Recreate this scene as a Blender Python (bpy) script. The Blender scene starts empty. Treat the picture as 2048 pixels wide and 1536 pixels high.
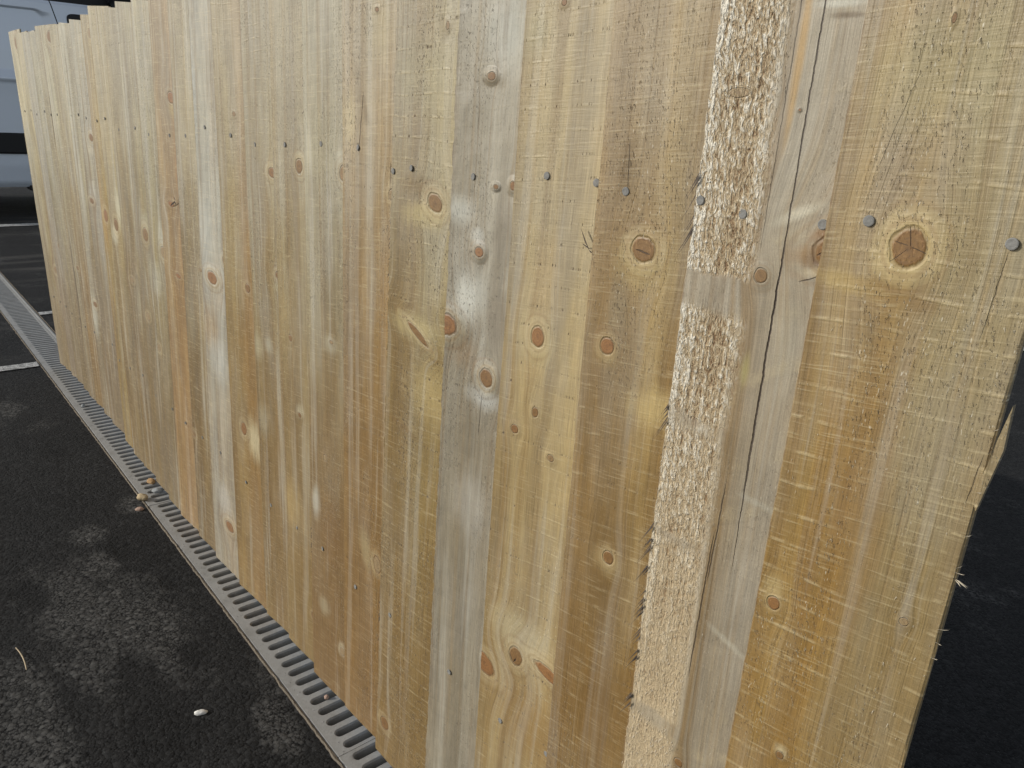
import bpy, bmesh, math, random
from mathutils import Vector, Matrix, noise as mnoise
random.seed(7)
S = bpy.context.scene
R = math.radians

# ------------------------------------------------------------------ camera
cd = bpy.data.cameras.new("camera"); cam = bpy.data.objects.new("camera", cd)
S.collection.objects.link(cam); S.camera = cam
cd.sensor_width = 36.0; cd.lens = 27.05; cd.clip_start = 0.02; cd.clip_end = 2000
cam.matrix_world = Matrix(((0.63672886, -0.28008601, 0.71842062, 3.15524684),
                           (0.7695029, 0.17110159, -0.6152963, -0.4877),
                           (0.04941298, 0.94460366, 0.32447232, 0.95857901),
                           (0, 0, 0, 1)))
# ------------------------------------------------------------------ sky, sun, exposure
SUN = Vector((1.25, 1.80, -1.0)).normalized()          # the way the light travels
elev = math.asin(-SUN.z); azim = math.atan2(-SUN.x, -SUN.y)
W = bpy.data.worlds.new("World"); S.world = W; W.use_nodes = True
wn = W.node_tree; bg = wn.nodes["Background"]
sky = wn.nodes.new("ShaderNodeTexSky"); sky.sky_type = 'NISHITA'; sky.sun_disc = False
sky.sun_elevation = elev; sky.sun_rotation = azim; sky.air_density = 1.0; sky.dust_density = 1.2
hs = wn.nodes.new("ShaderNodeHueSaturation"); hs.inputs['Saturation'].default_value = .45
wn.links.new(sky.outputs[0], hs.inputs['Color']); wn.links.new(hs.outputs[0], bg.inputs[0]); bg.inputs[1].default_value = 0.145
sl = bpy.data.lights.new("sun", 'SUN'); sl.energy = 2.9; sl.angle = R(0.55); sl.color = (1.0, 0.975, 0.91)
so = bpy.data.objects.new("sun", sl); S.collection.objects.link(so)
so.rotation_euler = SUN.to_track_quat('-Z', 'Y').to_euler()
S.render.filter_size = 1.8
S.view_settings.view_transform = 'Standard'; S.view_settings.look = 'None'
S.view_settings.exposure = -0.13; S.view_settings.gamma = 1.0

# ------------------------------------------------------------------ helpers
def lin(r, g, b):
    f = lambda c: (c/255/12.92) if c/255 <= .04045 else ((c/255+.055)/1.055)**2.4
    return (f(r), f(g), f(b), 1.0)

def obj(name, bm, mats, parent=None, smooth=False):
    me = bpy.data.meshes.new(name); bm.normal_update(); bm.to_mesh(me); bm.free()
    for m in (mats if isinstance(mats, (list, tuple)) else [mats]): me.materials.append(m)
    if smooth:
        for p in me.polygons: p.use_smooth = True
    o = bpy.data.objects.new(name, me); S.collection.objects.link(o)
    if parent: o.parent = parent
    return o

def tag(o, label=None, cat=None, group=None, kind=None):
    if label: o["label"] = label
    if cat: o["category"] = cat
    if group: o["group"] = group
    if kind: o["kind"] = kind
    return o

def empty(name, loc=(0, 0, 0)):
    o = bpy.data.objects.new(name, None); S.collection.objects.link(o); o.location = loc
    o.empty_display_size = .1; return o

def box(bm, x0, x1, y0, y1, z0, z1, bev=0.0):
    r = bmesh.ops.create_cube(bm, size=1)
    for v in r['verts']:
        v.co = Vector((x0+(v.co.x+.5)*(x1-x0), y0+(v.co.y+.5)*(y1-y0), z0+(v.co.z+.5)*(z1-z0)))
    if bev:
        es = list({e for v in r['verts'] for e in v.link_edges})
        bmesh.ops.bevel(bm, geom=es, offset=bev, segments=2, affect='EDGES', profile=.5)

class NT:
    """small shorthand for building shader node graphs"""
    def __init__(s, name):
        s.mat = bpy.data.materials.new(name); s.mat.use_nodes = True
        s.t = s.mat.node_tree; s.t.nodes.clear()
        s.out = s.t.nodes.new("ShaderNodeOutputMaterial")
        s.bsdf = s.t.nodes.new("ShaderNodeBsdfPrincipled")
        s.t.links.new(s.bsdf.outputs[0], s.out.inputs[0])
    def put(s, sock, v):
        if isinstance(v, bpy.types.NodeSocket): s.t.links.new(v, sock)
        else: sock.default_value = v
    def m(s, op, a, b=0.0, c=None, clamp=False):
        n = s.t.nodes.new("ShaderNodeMath"); n.operation = op; n.use_clamp = clamp
        s.put(n.inputs[0], a); s.put(n.inputs[1], b)
        if c is not None: s.put(n.inputs[2], c)
        return n.outputs[0]
    def add(s, a, b): return s.m('ADD', a, b)
    def sub(s, a, b): return s.m('SUBTRACT', a, b)
    def mul(s, a, b): return s.m('MULTIPLY', a, b)
    def mad(s, a, b, c): return s.m('MULTIPLY_ADD', a, b, c)
    def mx(s, a, b): return s.m('MAXIMUM', a, b)
    def mn(s, a, b): return s.m('MINIMUM', a, b)
    def ss(s, x, lo, hi):                                # smoothstep, lo may exceed hi
        n = s.t.nodes.new("ShaderNodeMapRange"); n.interpolation_type = 'SMOOTHSTEP'
        if lo > hi: lo, hi, t0, t1 = hi, lo, 1.0, 0.0
        else: t0, t1 = 0.0, 1.0
        s.put(n.inputs[0], x); n.inputs[1].default_value = lo; n.inputs[2].default_value = hi
        n.inputs[3].default_value = t0; n.inputs[4].default_value = t1
        return n.outputs[0]
    def vec(s, x, y, z=0.0):
        n = s.t.nodes.new("ShaderNodeCombineXYZ")
        for i, v in enumerate((x, y, z)): s.put(n.inputs[i], v)
        return n.outputs[0]
    def noise(s, v, detail=2.0, rough=.5, scale=1.0, dist=0.0):
        n = s.t.nodes.new("ShaderNodeTexNoise"); n.noise_dimensions = '3D'
        s.put(n.inputs['Vector'], v); n.inputs['Scale'].default_value = scale
        n.inputs['Detail'].default_value = detail; n.inputs['Roughness'].default_value = rough
        n.inputs['Distortion'].default_value = dist
        return n.outputs[0]
    def voro(s, v, scale=1.0, feat='F1', out=0, rand=1.0):
        n = s.t.nodes.new("ShaderNodeTexVoronoi"); n.feature = feat
        s.put(n.inputs['Vector'], v); n.inputs['Scale'].default_value = scale
        n.inputs['Randomness'].default_value = rand
        return n.outputs[out]
    def mix(s, f, a, b, mode='MIX'):
        n = s.t.nodes.new("ShaderNodeMix"); n.data_type = 'RGBA'; n.blend_type = mode
        n.clamp_factor = True
        s.put(n.inputs[0], f); s.put(n.inputs[6], a); s.put(n.inputs[7], b)
        return n.outputs[2]
    def xyz(s, kind='Object'):
        tc = s.t.nodes.new("ShaderNodeTexCoord"); sp = s.t.nodes.new("ShaderNodeSeparateXYZ")
        s.t.links.new(tc.outputs[kind], sp.inputs[0]); return sp.outputs[0], sp.outputs[1], sp.outputs[2]
    def bump(s, h, dist=.001, strength=1.0):
        n = s.t.nodes.new("ShaderNodeBump"); s.put(n.inputs['Height'], h)
        n.inputs['Distance'].default_value = dist; n.inputs['Strength'].default_value = strength
        s.t.links.new(n.outputs[0], s.bsdf.inputs['Normal']); return n
    def fin(s, col, rough=.6, metal=0.0, spec=.5, coat=0.0):
        s.put(s.bsdf.inputs['Base Color'], col); s.put(s.bsdf.inputs['Roughness'], rough)
        s.put(s.bsdf.inputs['Metallic'], metal); s.put(s.bsdf.inputs['Specular IOR Level'], spec)
        s.bsdf.inputs['Coat Weight'].default_value = coat; s.bsdf.inputs['Coat Roughness'].default_value = .06
        return s.mat

# ------------------------------------------------------------------ ground materials
def asphalt_mat():
    n = NT("asphalt"); x, y, z = n.xyz('Object'); P = n.vec(x, y, 0.0)
    d1 = n.voro(P, 230.0); c1 = n.voro(P, 230.0, out=1)
    d2 = n.voro(P, 120.0); c2 = n.voro(P, 120.0, out=1); fine = n.noise(P, 3, .65, 620.0)
    def first(c):
        q = n.t.nodes.new("ShaderNodeSeparateColor"); n.t.links.new(c, q.inputs[0]); return q.outputs[0], q.outputs[1]
    r1, g1 = first(c1); r2, g2 = first(c2)
    big = n.ss(r2, .62, .66)                              # some cells hold one larger stone
    dome = n.m('ADD', n.mul(n.mul(n.sub(1.0, n.mul(d1, d1)), n.sub(1.0, big)), .8), n.mul(n.mul(n.sub(1.0, n.mul(d2, d2)), big), 1.1))
    hgt = n.mad(fine, .35, n.mad(g1, .55, dome))
    hgt = n.mad(n.noise(P, 3, .6, 22.0), 1.5, hgt)
    tone = n.mad(n.add(n.mul(r1, n.sub(1.0, big)), n.mul(g2, big)), .65, .62)
    base = n.mix(n.noise(P, 3, .55, 3.2), (.0165, .0163, .016, 1), (.031, .0305, .03, 1))
    jx = n.noise(P, 4, .7, 38.0); jl = n.noise(P, 4, .6, 9.0)
    def spot(cx, cy, rx, ry):
        a, b = n.mul(n.sub(x, cx), 1/rx), n.mul(n.sub(y, cy), 1/ry)
        return n.mad(n.sub(jl, .5), 1.6, n.mad(n.sub(jx, .5), 1.3, n.m('SQRT', n.add(n.mul(a, a), n.mul(b, b)))))
    pm = n.mul(n.ss(n.noise(n.vec(x, n.mul(y, 1.5), .37), 5, .62, 3.1), .54, .68), .7)
    for q in ((1.345, -.200, .055, .040), (1.50, -.215, .07, .040), (1.78, -.235, .22, .115), (1.62, -.30, .16, .07), (1.24, -.085, .06, .03), (.36, -.22, .10, .04), (2.16, -.105, .08, .03), (1.95, -.42, .2, .06)):
        pm = n.mx(pm, n.mul(n.ss(spot(*q), 1.25, .55), .9))
    dk = 0.0
    for q in ((1.535, -.355, .09, .035), (1.646, -.118, .035, .016), (.813, -.169, .09, .03), (2.02, -.25, .22, .055), (1.44, -.165, .07, .025), (1.9, -.15, .05, .03)):
        dk = n.mx(dk, n.ss(spot(*q), 1.2, .5))
    pm = n.mul(n.mul(pm, n.sub(1.0, n.mul(dk, .9))), n.ss(n.mad(fine, .8, n.mul(dome, .35)), .45, .80))
    base = n.mix(n.mul(pm, .75), base, (.122, .118, .110, 1))
    base = n.mix(n.mul(dk, .55), base, (.014, .0138, .0135, 1))
    base = n.mix(1.0, base, n.vec(tone, tone, tone), 'MULTIPLY')
    gap = n.ss(n.mad(big, -.3, d1), .50, .78)
    base = n.mix(n.mul(gap, .7), base, (.008, .008, .008, 1))
    sm = n.noise(n.vec(n.mul(x, 5.0), n.mul(y, .7), 3.3), 3, .6)
    far = n.ss(x, .2, -.3)
    base = n.mix(n.mul(n.mul(n.ss(sm, .52, .75), .45), far), base, (.12, .112, .10, 1))
    sp = n.ss(n.noise(P, 1, .5, 820.0), .70, .77)
    base = n.mix(n.mul(sp, .7), base, (.30, .30, .29, 1))
    n.bump(n.mad(dk, -.5, hgt), .0017, 1.0)
    return n.fin(base, n.mad(fine, .25, .68), 0, .10)

def line_mat():
    n = NT("line_paint"); x, y, z = n.xyz('Object'); P = n.vec(x, y, z)
    wear = n.noise(P, 4, .65, 55.0); grit = n.voro(P, 200.0)
    c = n.mix(n.ss(wear, .44, .64), (.52, .51, .485, 1), (.20, .195, .185, 1))
    c = n.mix(n.mul(n.ss(grit, .45, .7), .5), c, (.10, .10, .095, 1))
    n.bump(n.sub(1.0, grit), .003, .8); return n.fin(c, .75, 0, .3)

def concrete_mat(name, a, b):
    n = NT(name); x, y, z = n.xyz('Object'); P = n.vec(x, y, z)
    k = n.noise(P, 5, .7, 70.0)
    n.bump(k, .006, 1.0); return n.fin(n.mix(n.noise(P, 4, .6, 25.0), a, b), .9, 0, .2)

def grate_mat():
    n = NT("galvanised_grate"); x, y, z = n.xyz('Object'); P = n.vec(x, y, z)
    f = n.noise(P, 4, .6, 45.0); s2 = n.noise(P, 3, .7, 260.0)
    c = n.mix(f, (.235, .23, .215, 1), (.345, .338, .318, 1))
    c = n.mix(n.mul(n.ss(s2, .62, .74), .55), c, (.12, .115, .105, 1))
    c = n.mix(n.mul(n.ss(n.noise(P, 3, .6, 190.0), .64, .74), .5), c, (.55, .56, .56, 1))
    dirt = n.ss(n.noise(P, 4, .7, 17.0), .46, .70)
    c = n.mix(n.mul(dirt, .6), c, (.20, .19, .17, 1))
    n.bump(s2, .0008, .6); return n.fin(c, n.mad(f, .25, .58), .0, .3)

def plain(name, c, rough=.5, metal=0.0, spec=.5, coat=0.0, var=.25, scale=40.0, bump=0.0):
    n = NT(name); x, y, z = n.xyz('Object'); P = n.vec(x, y, z)
    k = n.noise(P, 4, .6, scale)
    d = tuple(q*(1-var) for q in c[:3])+(1,); e = tuple(min(1, q*(1+var)) for q in c[:3])+(1,)
    if bump: n.bump(k, bump, 1.0)
    return n.fin(n.mix(k, d, e), n.mad(k, .15, rough-.07), metal, spec, coat)

# ------------------------------------------------------------------ the ground, channel and markings
DY0, DY1 = -.0555, .0695                    # the drain's edges
A = asphalt_mat(); LINE = line_mat()
bm = bmesh.new()
for (y0, y1) in ((-400, DY0-.006), (DY1+.006, 400)):
    vs = [bm.verts.new(p) for p in ((-400, y0, -.0012), (400, y0, -.0012), (400, y1, -.0012), (-400, y1, -.0012))]
    bm.faces.new(vs)
for (x0, x1) in ((-400, -2.722), (3.2775, 400)):              # the drain is let into the sheet between these
    bm.faces.new([bm.verts.new(p) for p in ((x0, DY0-.006, -.0012), (x1, DY0-.006, -.0012), (x1, DY1+.006, -.0012), (x0, DY1+.006, -.0012))])
tag(obj("asphalt_ground", bm, A), kind="structure")
CONC = concrete_mat("channel_concrete", (.045, .042, .038, 1), (.10, .092, .08, 1))
bm = bmesh.new()
box(bm, -2.75, 3.30, DY0-.006, DY0+.008, -.16, -.0305); box(bm, -2.75, 3.30, DY1-.008, DY1+.006, -.16, -.0305)
box(bm, -2.75, 3.30, DY0+.008, DY1-.008, -.165, -.14)
tag(obj("drain_channel", bm, CONC), kind="structure")
EDGE = concrete_mat("haunch_mortar", (.10, .085, .065, 1), (.27, .225, .17, 1))
bm = bmesh.new()
for (ya, yb, s) in ((DY0-.007, DY0-.0008, -1), (DY1+.0008, DY1+.007, 1)):
    prev = None; N = 2200
    for i in range(N+1):
        x = -2.722 + 6.0*i/N
        w = .0045*mnoise.noise((x*31, s*3.1, 0)) + .003*mnoise.noise((x*90, s*9.1, 0))
        oy, iy = (ya + w, yb) if s < 0 else (yb + w, ya)
        hz = .0012 + .002*abs(mnoise.noise((x*60, s*5.3, 1)))
        c = (bm.verts.new((x, oy, -.006)), bm.verts.new((x, (oy+iy)/2, hz)), bm.verts.new((x, iy, .0002)))
        if prev:
            for a in range(2): bm.faces.new((prev[a], c[a], c[a+1], prev[a+1]))
        prev = c
bmesh.ops.recalc_face_normals(bm, faces=bm.faces)
tag(obj("mortar_edging", bm, EDGE), kind="structure")

def marking(x0, x1, y0, y1):
    bm = bmesh.new(); ny = max(2, int((y1-y0)/.02)); nx = max(2, int((x1-x0)/.02))
    rows = []
    for j in range(ny+1):
        row = []
        for i in range(nx+1):
            x, y = x0+(x1-x0)*i/nx, y0+(y1-y0)*j/ny
            if i in (0, nx): x += .004*mnoise.noise((x*50, y*50, 0))
            if j in (0, ny): y += .004*mnoise.noise((x*50, y*50, 4))
            row.append(bm.verts.new((x, y, .0026)))
        rows.append(row)
    for j in range(ny):
        for i in range(nx): bm.faces.new((rows[j][i], rows[j][i+1], rows[j+1][i+1], rows[j+1][i]))
    tag(obj("bay_line", bm, LINE), kind="structure")
marking(-.112, -.052, -2.6, -.066)
marking(-.918, -.864, .075, 4.6)
marking(-3.96, -3.83, .085, 4.6)
marking(.6, 2.02, 3.84, 3.96)

# ------------------------------------------------------------------ drain grates (1 m sections)
GM = grate_mat()
def grate_mesh():
    bm = bmesh.new(); L = .9985; P = .02935; n = 34; m0 = (L-n*P)/2
    ya, yb, r, ch, T = -.0285, .042, .0066, .0024, .030
    K = 7
    def stadium(cx, rr, z):
        a = [(cx+rr*math.cos(math.pi+math.pi*i/K), ya+rr*math.sin(math.pi+math.pi*i/K), z) for i in range(K+1)]
        b = [(cx+rr*math.cos(math.pi*i/K), yb+rr*math.sin(math.pi*i/K), z) for i in range(K+1)]
        return [bm.verts.new(p) for p in a+b]
    y0, y1 = DY0, DY1
    xs = [m0+i*P for i in range(n+1)]
    lo = [bm.verts.new((x, y0+.002, 0)) for x in xs]; hi = [bm.verts.new((x, y1-.002, 0)) for x in xs]
    el = [bm.verts.new((m0+(i+.5)*P, y0+.002, 0)) for i in range(n)]; eh = [bm.verts.new((m0+(i+.5)*P, y1-.002, 0)) for i in range(n)]
    for i in range(n):
        cx = m0+(i+.5)*P
        o = stadium(cx, r+ch, 0); q = stadium(cx, r, -ch); w = stadium(cx, r, -T)
        h = (K+1)//2; M = len(o)
        mida = bm.verts.new((cx, ya-(r+ch), 0)); midb = bm.verts.new((cx, yb+(r+ch), 0))
        # K is odd: the stadium has no vertex on the axis, so add one to the top loop
        bm.faces.new([lo[i], el[i], mida] + o[:h][::-1] + o[K+1+h:][::-1] + [midb, eh[i], hi[i]])
        bm.faces.new([el[i], lo[i+1], hi[i+1], eh[i], midb] + o[K+1:K+1+h][::-1] + o[h:K+1][::-1] + [mida])
        bm.faces.new([mida, o[h], o[h-1]]); bm.faces.new([midb, o[K+1+h], o[K+h]])
        for a in range(M):
            b2 = (a+1) % M
            bm.faces.new([o[a], o[b2], q[b2], q[a]]); bm.faces.new([q[a], q[b2], w[b2], w[a]])
    def strip(pts_a, pts_b): bm.faces.new([bm.verts.new(p) for p in (pts_a[0], pts_a[1], pts_b[1], pts_b[0])])
    for (xa, xb) in ((.0, m0), (L-m0, L)):
        strip(((xa, y0+.002, 0), (xb, y0+.002, 0)), ((xa, y1-.002, 0), (xb, y1-.002, 0)))
    strip(((0, y0, -.002), (L, y0, -.002)), ((0, y0+.002, 0), (L, y0+.002, 0)))
    strip(((0, y0, -T), (L, y0, -T)), ((0, y0, -.002), (L, y0, -.002)))
    strip(((0, y1-.002, 0), (L, y1-.002, 0)), ((0, y1, -.002), (L, y1, -.002)))
    strip(((0, y1, -.002), (L, y1, -.002)), ((0, y1, -T), (L, y1, -T)))
    for x in (0, L): strip(((x, y0, -T), (x, y0+.002, 0)), ((x, y1, -T), (x, y1-.002, 0)))
    # raised bead along the far rim and small cast studs on the near rim
    box(bm, 0, L, y1-.012, y1-.004, .0004, .0032, .0012)
    for i in range(n):
        cx = m0+i*P
        for k in range(2):
            px, py = cx+random.uniform(-.008, .008), y0+.010+random.uniform(-.002, .006)
            bmesh.ops.create_icosphere(bm, subdivisions=1, radius=random.uniform(.0006, .0012), matrix=Matrix.Translation((px, py, 0)))
    bmesh.ops.remove_doubles(bm, verts=bm.verts, dist=1e-6)
    bmesh.ops.recalc_face_normals(bm, faces=bm.faces)
    return bm
GL = [(-2.721, "grey slotted drain grate farthest along the channel, beyond the far end of the fence"),
      (-1.721, "grey slotted drain grate past the fence end, ending beside the short white line"),
      (-0.721, "grey slotted drain grate reaching from the open car park to under the fence's far end"),
      (0.279, "grey slotted drain grate under the distant boards, before the tan stone"),
      (1.279, "grey slotted drain grate from the tan stone to the joint near the picture's bottom"),
      (2.279, "nearest grey slotted drain grate, starting at the joint at the bottom edge")]
g0 = None
for x, lab in GL:
    if g0 is None: g0 = g = obj("drain_grate", grate_mesh(), GM)
    else: g = g0.copy(); S.collection.objects.link(g)
    g.location = (x, 0, random.uniform(-.0006, .0006))
    tag(g, lab, "drain grate", "slotted grates along the drain")

# ------------------------------------------------------------------ timber
C_CREAM, C_GREY = lin(214, 199, 160), lin(168, 162, 148)
def tn(c, k=1.0):
    r, g, b = c; m = (r+g+b)/3
    r, g, b = m+(r-m)*1.0-2, m+(g-m)*1.0+3, m+(b-m)*1.0      # straw to olive rather than orange
    return (min(255, r*k), min(255, g*k), min(255, b*k))

def wood_mat(i, p, knots, cracks, stain_shine=()):
    """one board's timber: grain bending round its knots, saw marks, tear-out and cracks"""
    n = NT("timber"); u, y, v = n.xyz('Object'); sd = i*3.17
    wob = n.noise(n.vec(n.mul(u, 3.0), n.mul(v, 1.3), sd), 2, .5)
    g = n.mad(wob, p.get('wob', .014), u)
    dmin = None; kt = 0.0; dh = None
    jit = n.noise(n.vec(n.mul(u, 160), n.mul(v, 90), sd), 2, .6)
    for (ku, kv, ru, rv, tone, rot) in knots:
        du, dv = n.sub(u, ku), n.sub(v, kv)
        if rot:
            c, s_ = math.cos(rot), math.sin(rot)
            a = n.mul(n.mad(dv, s_, n.mul(du, c)), 1/ru); b = n.mul(n.mad(du, -s_, n.mul(dv, c)), 1/rv)
        else: a, b = n.mul(du, 1/ru), n.mul(dv, 1/rv)
        a2, b2 = n.mul(a, a), n.mul(b, b)
        e = n.m('EXPONENT', n.mad(a2, -.16, n.mul(b2, -.055)))
        g = n.sub(g, n.mul(n.mul(du, .86), e))
        d = n.mad(n.sub(jit, .5), .30, n.m('SQRT', n.add(a2, b2)))
        kt = n.mad(n.ss(d, 1.05, .85), tone, kt)
        dmin = d if dmin is None else n.mn(dmin, d)
        hw = max(0.0, 1-min(1.0, ru/.0085))*1.4; q_ = n.add(d, hw) if hw else d
        dh = q_ if dh is None else n.mn(dh, q_)
    if dmin is None: dmin = 9.0
    # --- tones along the grain
    A_, B_ = lin(*tn(p['a'], .98)), lin(*tn(p['b'], .88))
    broad = n.noise(n.vec(n.mul(g, p.get('bf', 26)), n.mul(v, .55), sd), 3, .55)
    col = n.mix(n.ss(broad, .36, .64), A_, B_)
    if 'c' in p:                                          # a stripe or half of another tone
        c_, u0, u1, so_ = p['c']
        uu = n.mad(n.noise(n.vec(n.mul(u, 9), n.mul(v, 2.2), sd+5), 2, .5), .022, n.sub(u, .011))
        col = n.mix(n.mul(n.ss(uu, u0-so_, u0+so_), n.ss(uu, u1+so_, u1-so_)), col, lin(*tn(c_)))
    mott = n.noise(n.vec(n.mul(u, 20), n.mul(v, 4.5), sd+9), 4, .6)
    col = n.mix(n.mul(n.ss(mott, .40, .66), min(1, (1.5 if i < 15 else 1.15)*p.get('grey', .35))), col, C_GREY)
    dk = n.noise(n.vec(n.mul(g, 30), n.mul(v, 2.6), sd+14), 3, .55)
    col = n.mix(n.mul(n.ss(dk, .48, .66), p.get('stain', .45)*1.15), col, lin(*tn(p.get('sc', (122, 92, 52)))))
    wet = n.ss(n.mad(n.sub(mott, .5), .7, v), p.get('low0', 1.0), p.get('low1', .12))  # browner and darker towards the foot of the board
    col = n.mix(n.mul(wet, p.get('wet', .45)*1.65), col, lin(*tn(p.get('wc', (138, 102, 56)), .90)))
    bl = n.ss(n.mad(mott, .3, v), .75, 1.25)  # paler and greyer towards the top of the board
    col = n.mix(n.mul(bl, p.get('bleach', .45)), col, lin(196, 188, 166))
    ring = n.noise(n.vec(n.mul(g, p.get('rf', 230)), n.mul(v, p.get('rv', 1.1)), sd+20), 2, .62)
    rline = n.ss(ring, .54, .70)
    col = n.mix(n.mul(rline, p.get('ring', .38)), col, lin(132, 104, 60))
    rl2 = n.noise(n.vec(n.mul(g, 90), n.mul(v, .7), sd+27), 2, .5)
    col = n.mix(n.mul(n.ss(rl2, .56, .66), p.get('ring2', .22)), col, lin(154, 122, 68))
    fib = n.noise(n.vec(n.mul(g, 1200), n.mul(v, 26), sd+2), 2, .6)
    fm = n.mad(fib, .72, .41)
    col = n.mix(1.0, col, n.vec(fm, fm, fm), 'MULTIPLY')
    hgt = n.mad(fib, .18, n.mul(rline, -.16))
    sj = n.noise(n.vec(n.mul(g, 95), n.mul(v, 13), sd+17), 4, .62)
    for (su, sv, ru, rv, rot, rgb, al) in stain_shine:         # local patches: bark, resin, sap, with shine and shade painted in
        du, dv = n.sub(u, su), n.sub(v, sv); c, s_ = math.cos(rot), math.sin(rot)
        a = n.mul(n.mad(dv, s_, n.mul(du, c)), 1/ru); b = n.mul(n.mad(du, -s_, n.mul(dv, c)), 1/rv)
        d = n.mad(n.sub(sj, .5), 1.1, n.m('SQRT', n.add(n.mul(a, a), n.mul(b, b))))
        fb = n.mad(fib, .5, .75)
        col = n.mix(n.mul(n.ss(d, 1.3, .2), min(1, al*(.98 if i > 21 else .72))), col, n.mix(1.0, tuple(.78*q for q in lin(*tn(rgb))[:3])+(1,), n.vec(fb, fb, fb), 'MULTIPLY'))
    blot = n.noise(n.vec(n.mul(g, 34), n.mul(v, 6.5), sd+97), 4, .65)
    ba = p.get('blot', .9 if i < 18 else .5); bf_ = n.mad(blot, ba, 1-.5*ba)
    col = n.mix(1.0, col, n.vec(bf_, n.mad(bf_, .99, .01), n.mad(bf_, .9, .1)), 'MULTIPLY')
    # --- band-saw marks: arcs across the board, broken up into flecks
    F = p.get('sf', 48.0)
    ph = n.mad(v, F, n.mad(n.mul(u, F), p.get('st', -.10), n.mul(n.noise(n.vec(n.mul(u, 7), n.mul(v, 5), sd+33), 2, .5), .9)))
    cell = n.m('FLOOR', ph); fr = n.sub(ph, cell)
    zone0 = n.ss(n.noise(n.vec(n.mul(u, 14), n.mul(cell, 1.7), sd+46), 2, .5), .42, .60)
    pulse = n.mul(n.ss(fr, .0, .05), n.ss(fr, .17, .07))
    step = n.mul(n.mul(n.sub(fr, .5), zone0), p.get('band', .09))
    sm_ = n.add(1.0, step); col = n.mix(1.0, col, n.vec(sm_, sm_, sm_), 'MULTIPLY')
    pulse2 = n.mul(n.ss(fr, .42, .46), n.ss(fr, .56, .48))
    br = n.noise(n.vec(n.mul(u, 90), n.mad(v, 60, n.mul(cell, 3.7)), sd+40), 3, .7)
    zone = n.ss(n.noise(n.vec(n.mul(u, 12), n.mul(v, 3.0), sd+47), 2, .5), .40, .60)
    sawm = n.mul(n.mul(pulse, n.mad(n.ss(br, .44, .62), .8, .2)), zone)
    sawf = n.mul(n.mul(pulse2, n.ss(br, .47, .62)), zone)
    sa = p.get('saw', .5)
    col = n.mix(n.mul(n.add(sawm, n.mul(sawf, .5)), sa*.62), col, lin(204, 186, 144))
    tick = n.noise(n.vec(n.mul(u, 620), n.mul(cell, 5.3), sd+51), 1, .5)
    tk = n.mul(n.mul(pulse, n.ss(tick, .60, .70)), n.ss(br, .62, .42))
    col = n.mix(n.mul(tk, p.get('tick', .6)), col, lin(82, 60, 38))
    hgt = n.add(hgt, n.mad(sawm, .35*sa, n.mul(tk, -1.2*p.get('tick', .6))))
    fine = n.noise(n.vec(n.mul(u, 40), n.mul(n.mad(u, -.10, v), 620), sd+55), 2, .5)
    col = n.mix(n.mul(n.ss(fine, .56, .72), p.get('finesaw', .18 if i > 17 else .3)), col, C_CREAM)
    hgt = n.mad(fine, .25*p.get('finesaw', .18)*4, hgt)
    # --- tear-out: small dark slots and pale lifted fibres
    tz = n.ss(n.noise(n.vec(n.mul(u, 17), n.mul(v, 4), sd+60), 2, .5), .46, .60)
    tear = n.noise(n.vec(n.mul(n.mad(v, .22, u), 720), n.mul(v, 210), sd+63), 2, .55)
    tm = n.mul(n.ss(tear, .63, .70), n.mad(tz, .85, .15))
    col = n.mix(n.mul(tm, p.get('tear', .5)*.9), col, lin(92, 70, 46))
    lift = n.noise(n.vec(n.mul(n.mad(v, .22, u), 760), n.mul(n.add(v, .003), 210), sd+66), 2, .55)
    lm = n.mul(n.ss(lift, .655, .72), n.mad(tz, .8, .2))
    col = n.mix(n.mul(lm, p.get('lift', .55)), col, lin(214, 202, 176))
    hgt = n.add(hgt, n.mad(lm, 1.3*p.get('lift', .55), n.mul(tm, -1.5*p.get('tear', .5))))
    stk = n.noise(n.vec(n.mul(g, 72), n.mul(v, 1.7), sd+68), 3, .6)
    col = n.mix(n.mul(n.mul(n.ss(stk, .53, .66), n.mad(mott, .8, .1)), p.get('silver', .36)), col, lin(200, 196, 182))
    dst = n.noise(n.vec(n.mul(g, 58), n.mul(v, 1.2), sd+69), 3, .6)
    col = n.mix(n.mul(n.ss(dst, .55, .70), p.get('dark', .55 if i < 15 else .36)), col, lin(118, 94, 62))
    spk = n.noise(n.vec(n.mul(u, 1100), n.mul(v, 200), sd+77), 1, .5)
    col = n.mix(n.mul(n.mul(n.ss(spk, .70, .76), tz), p.get('spark', .42)), col, lin(240, 234, 214))
    snd = n.noise(n.vec(n.mul(u, 1300), n.mul(v, 1000), sd+78), 2, .6)
    sm2 = n.mad(snd, p.get('sand', .22), 1-.5*p.get('sand', .22))
    col = n.mix(1.0, col, n.vec(sm2, sm2, sm2), 'MULTIPLY')
    # --- torn, furry zone (the rough board)
    if 'rough' in p:
        r0, r1, bands = p['rough']
        uu = n.mad(n.noise(n.vec(n.mul(u, 6), n.mul(v, 5), sd+70), 3, .6), .020, n.sub(u, .010))
        rm = n.mul(n.ss(uu, r0-.004, r0+.004), n.ss(uu, r1+.010, r1-.008))
        vv = n.mad(u, .10, n.mad(n.noise(n.vec(n.mul(u, 60), n.mul(v, 30), sd+71), 3, .6), .016, v))
        for (b0, b1) in bands:
            rm = n.mul(rm, n.sub(1.0, n.mul(n.mul(n.ss(vv, b0-.008, b0+.003), n.ss(vv, b1+.003, b1-.003)), .95 if b1-b0 > .02 else .6)))
        sl_ = n.mad(v, .16, u)
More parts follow.
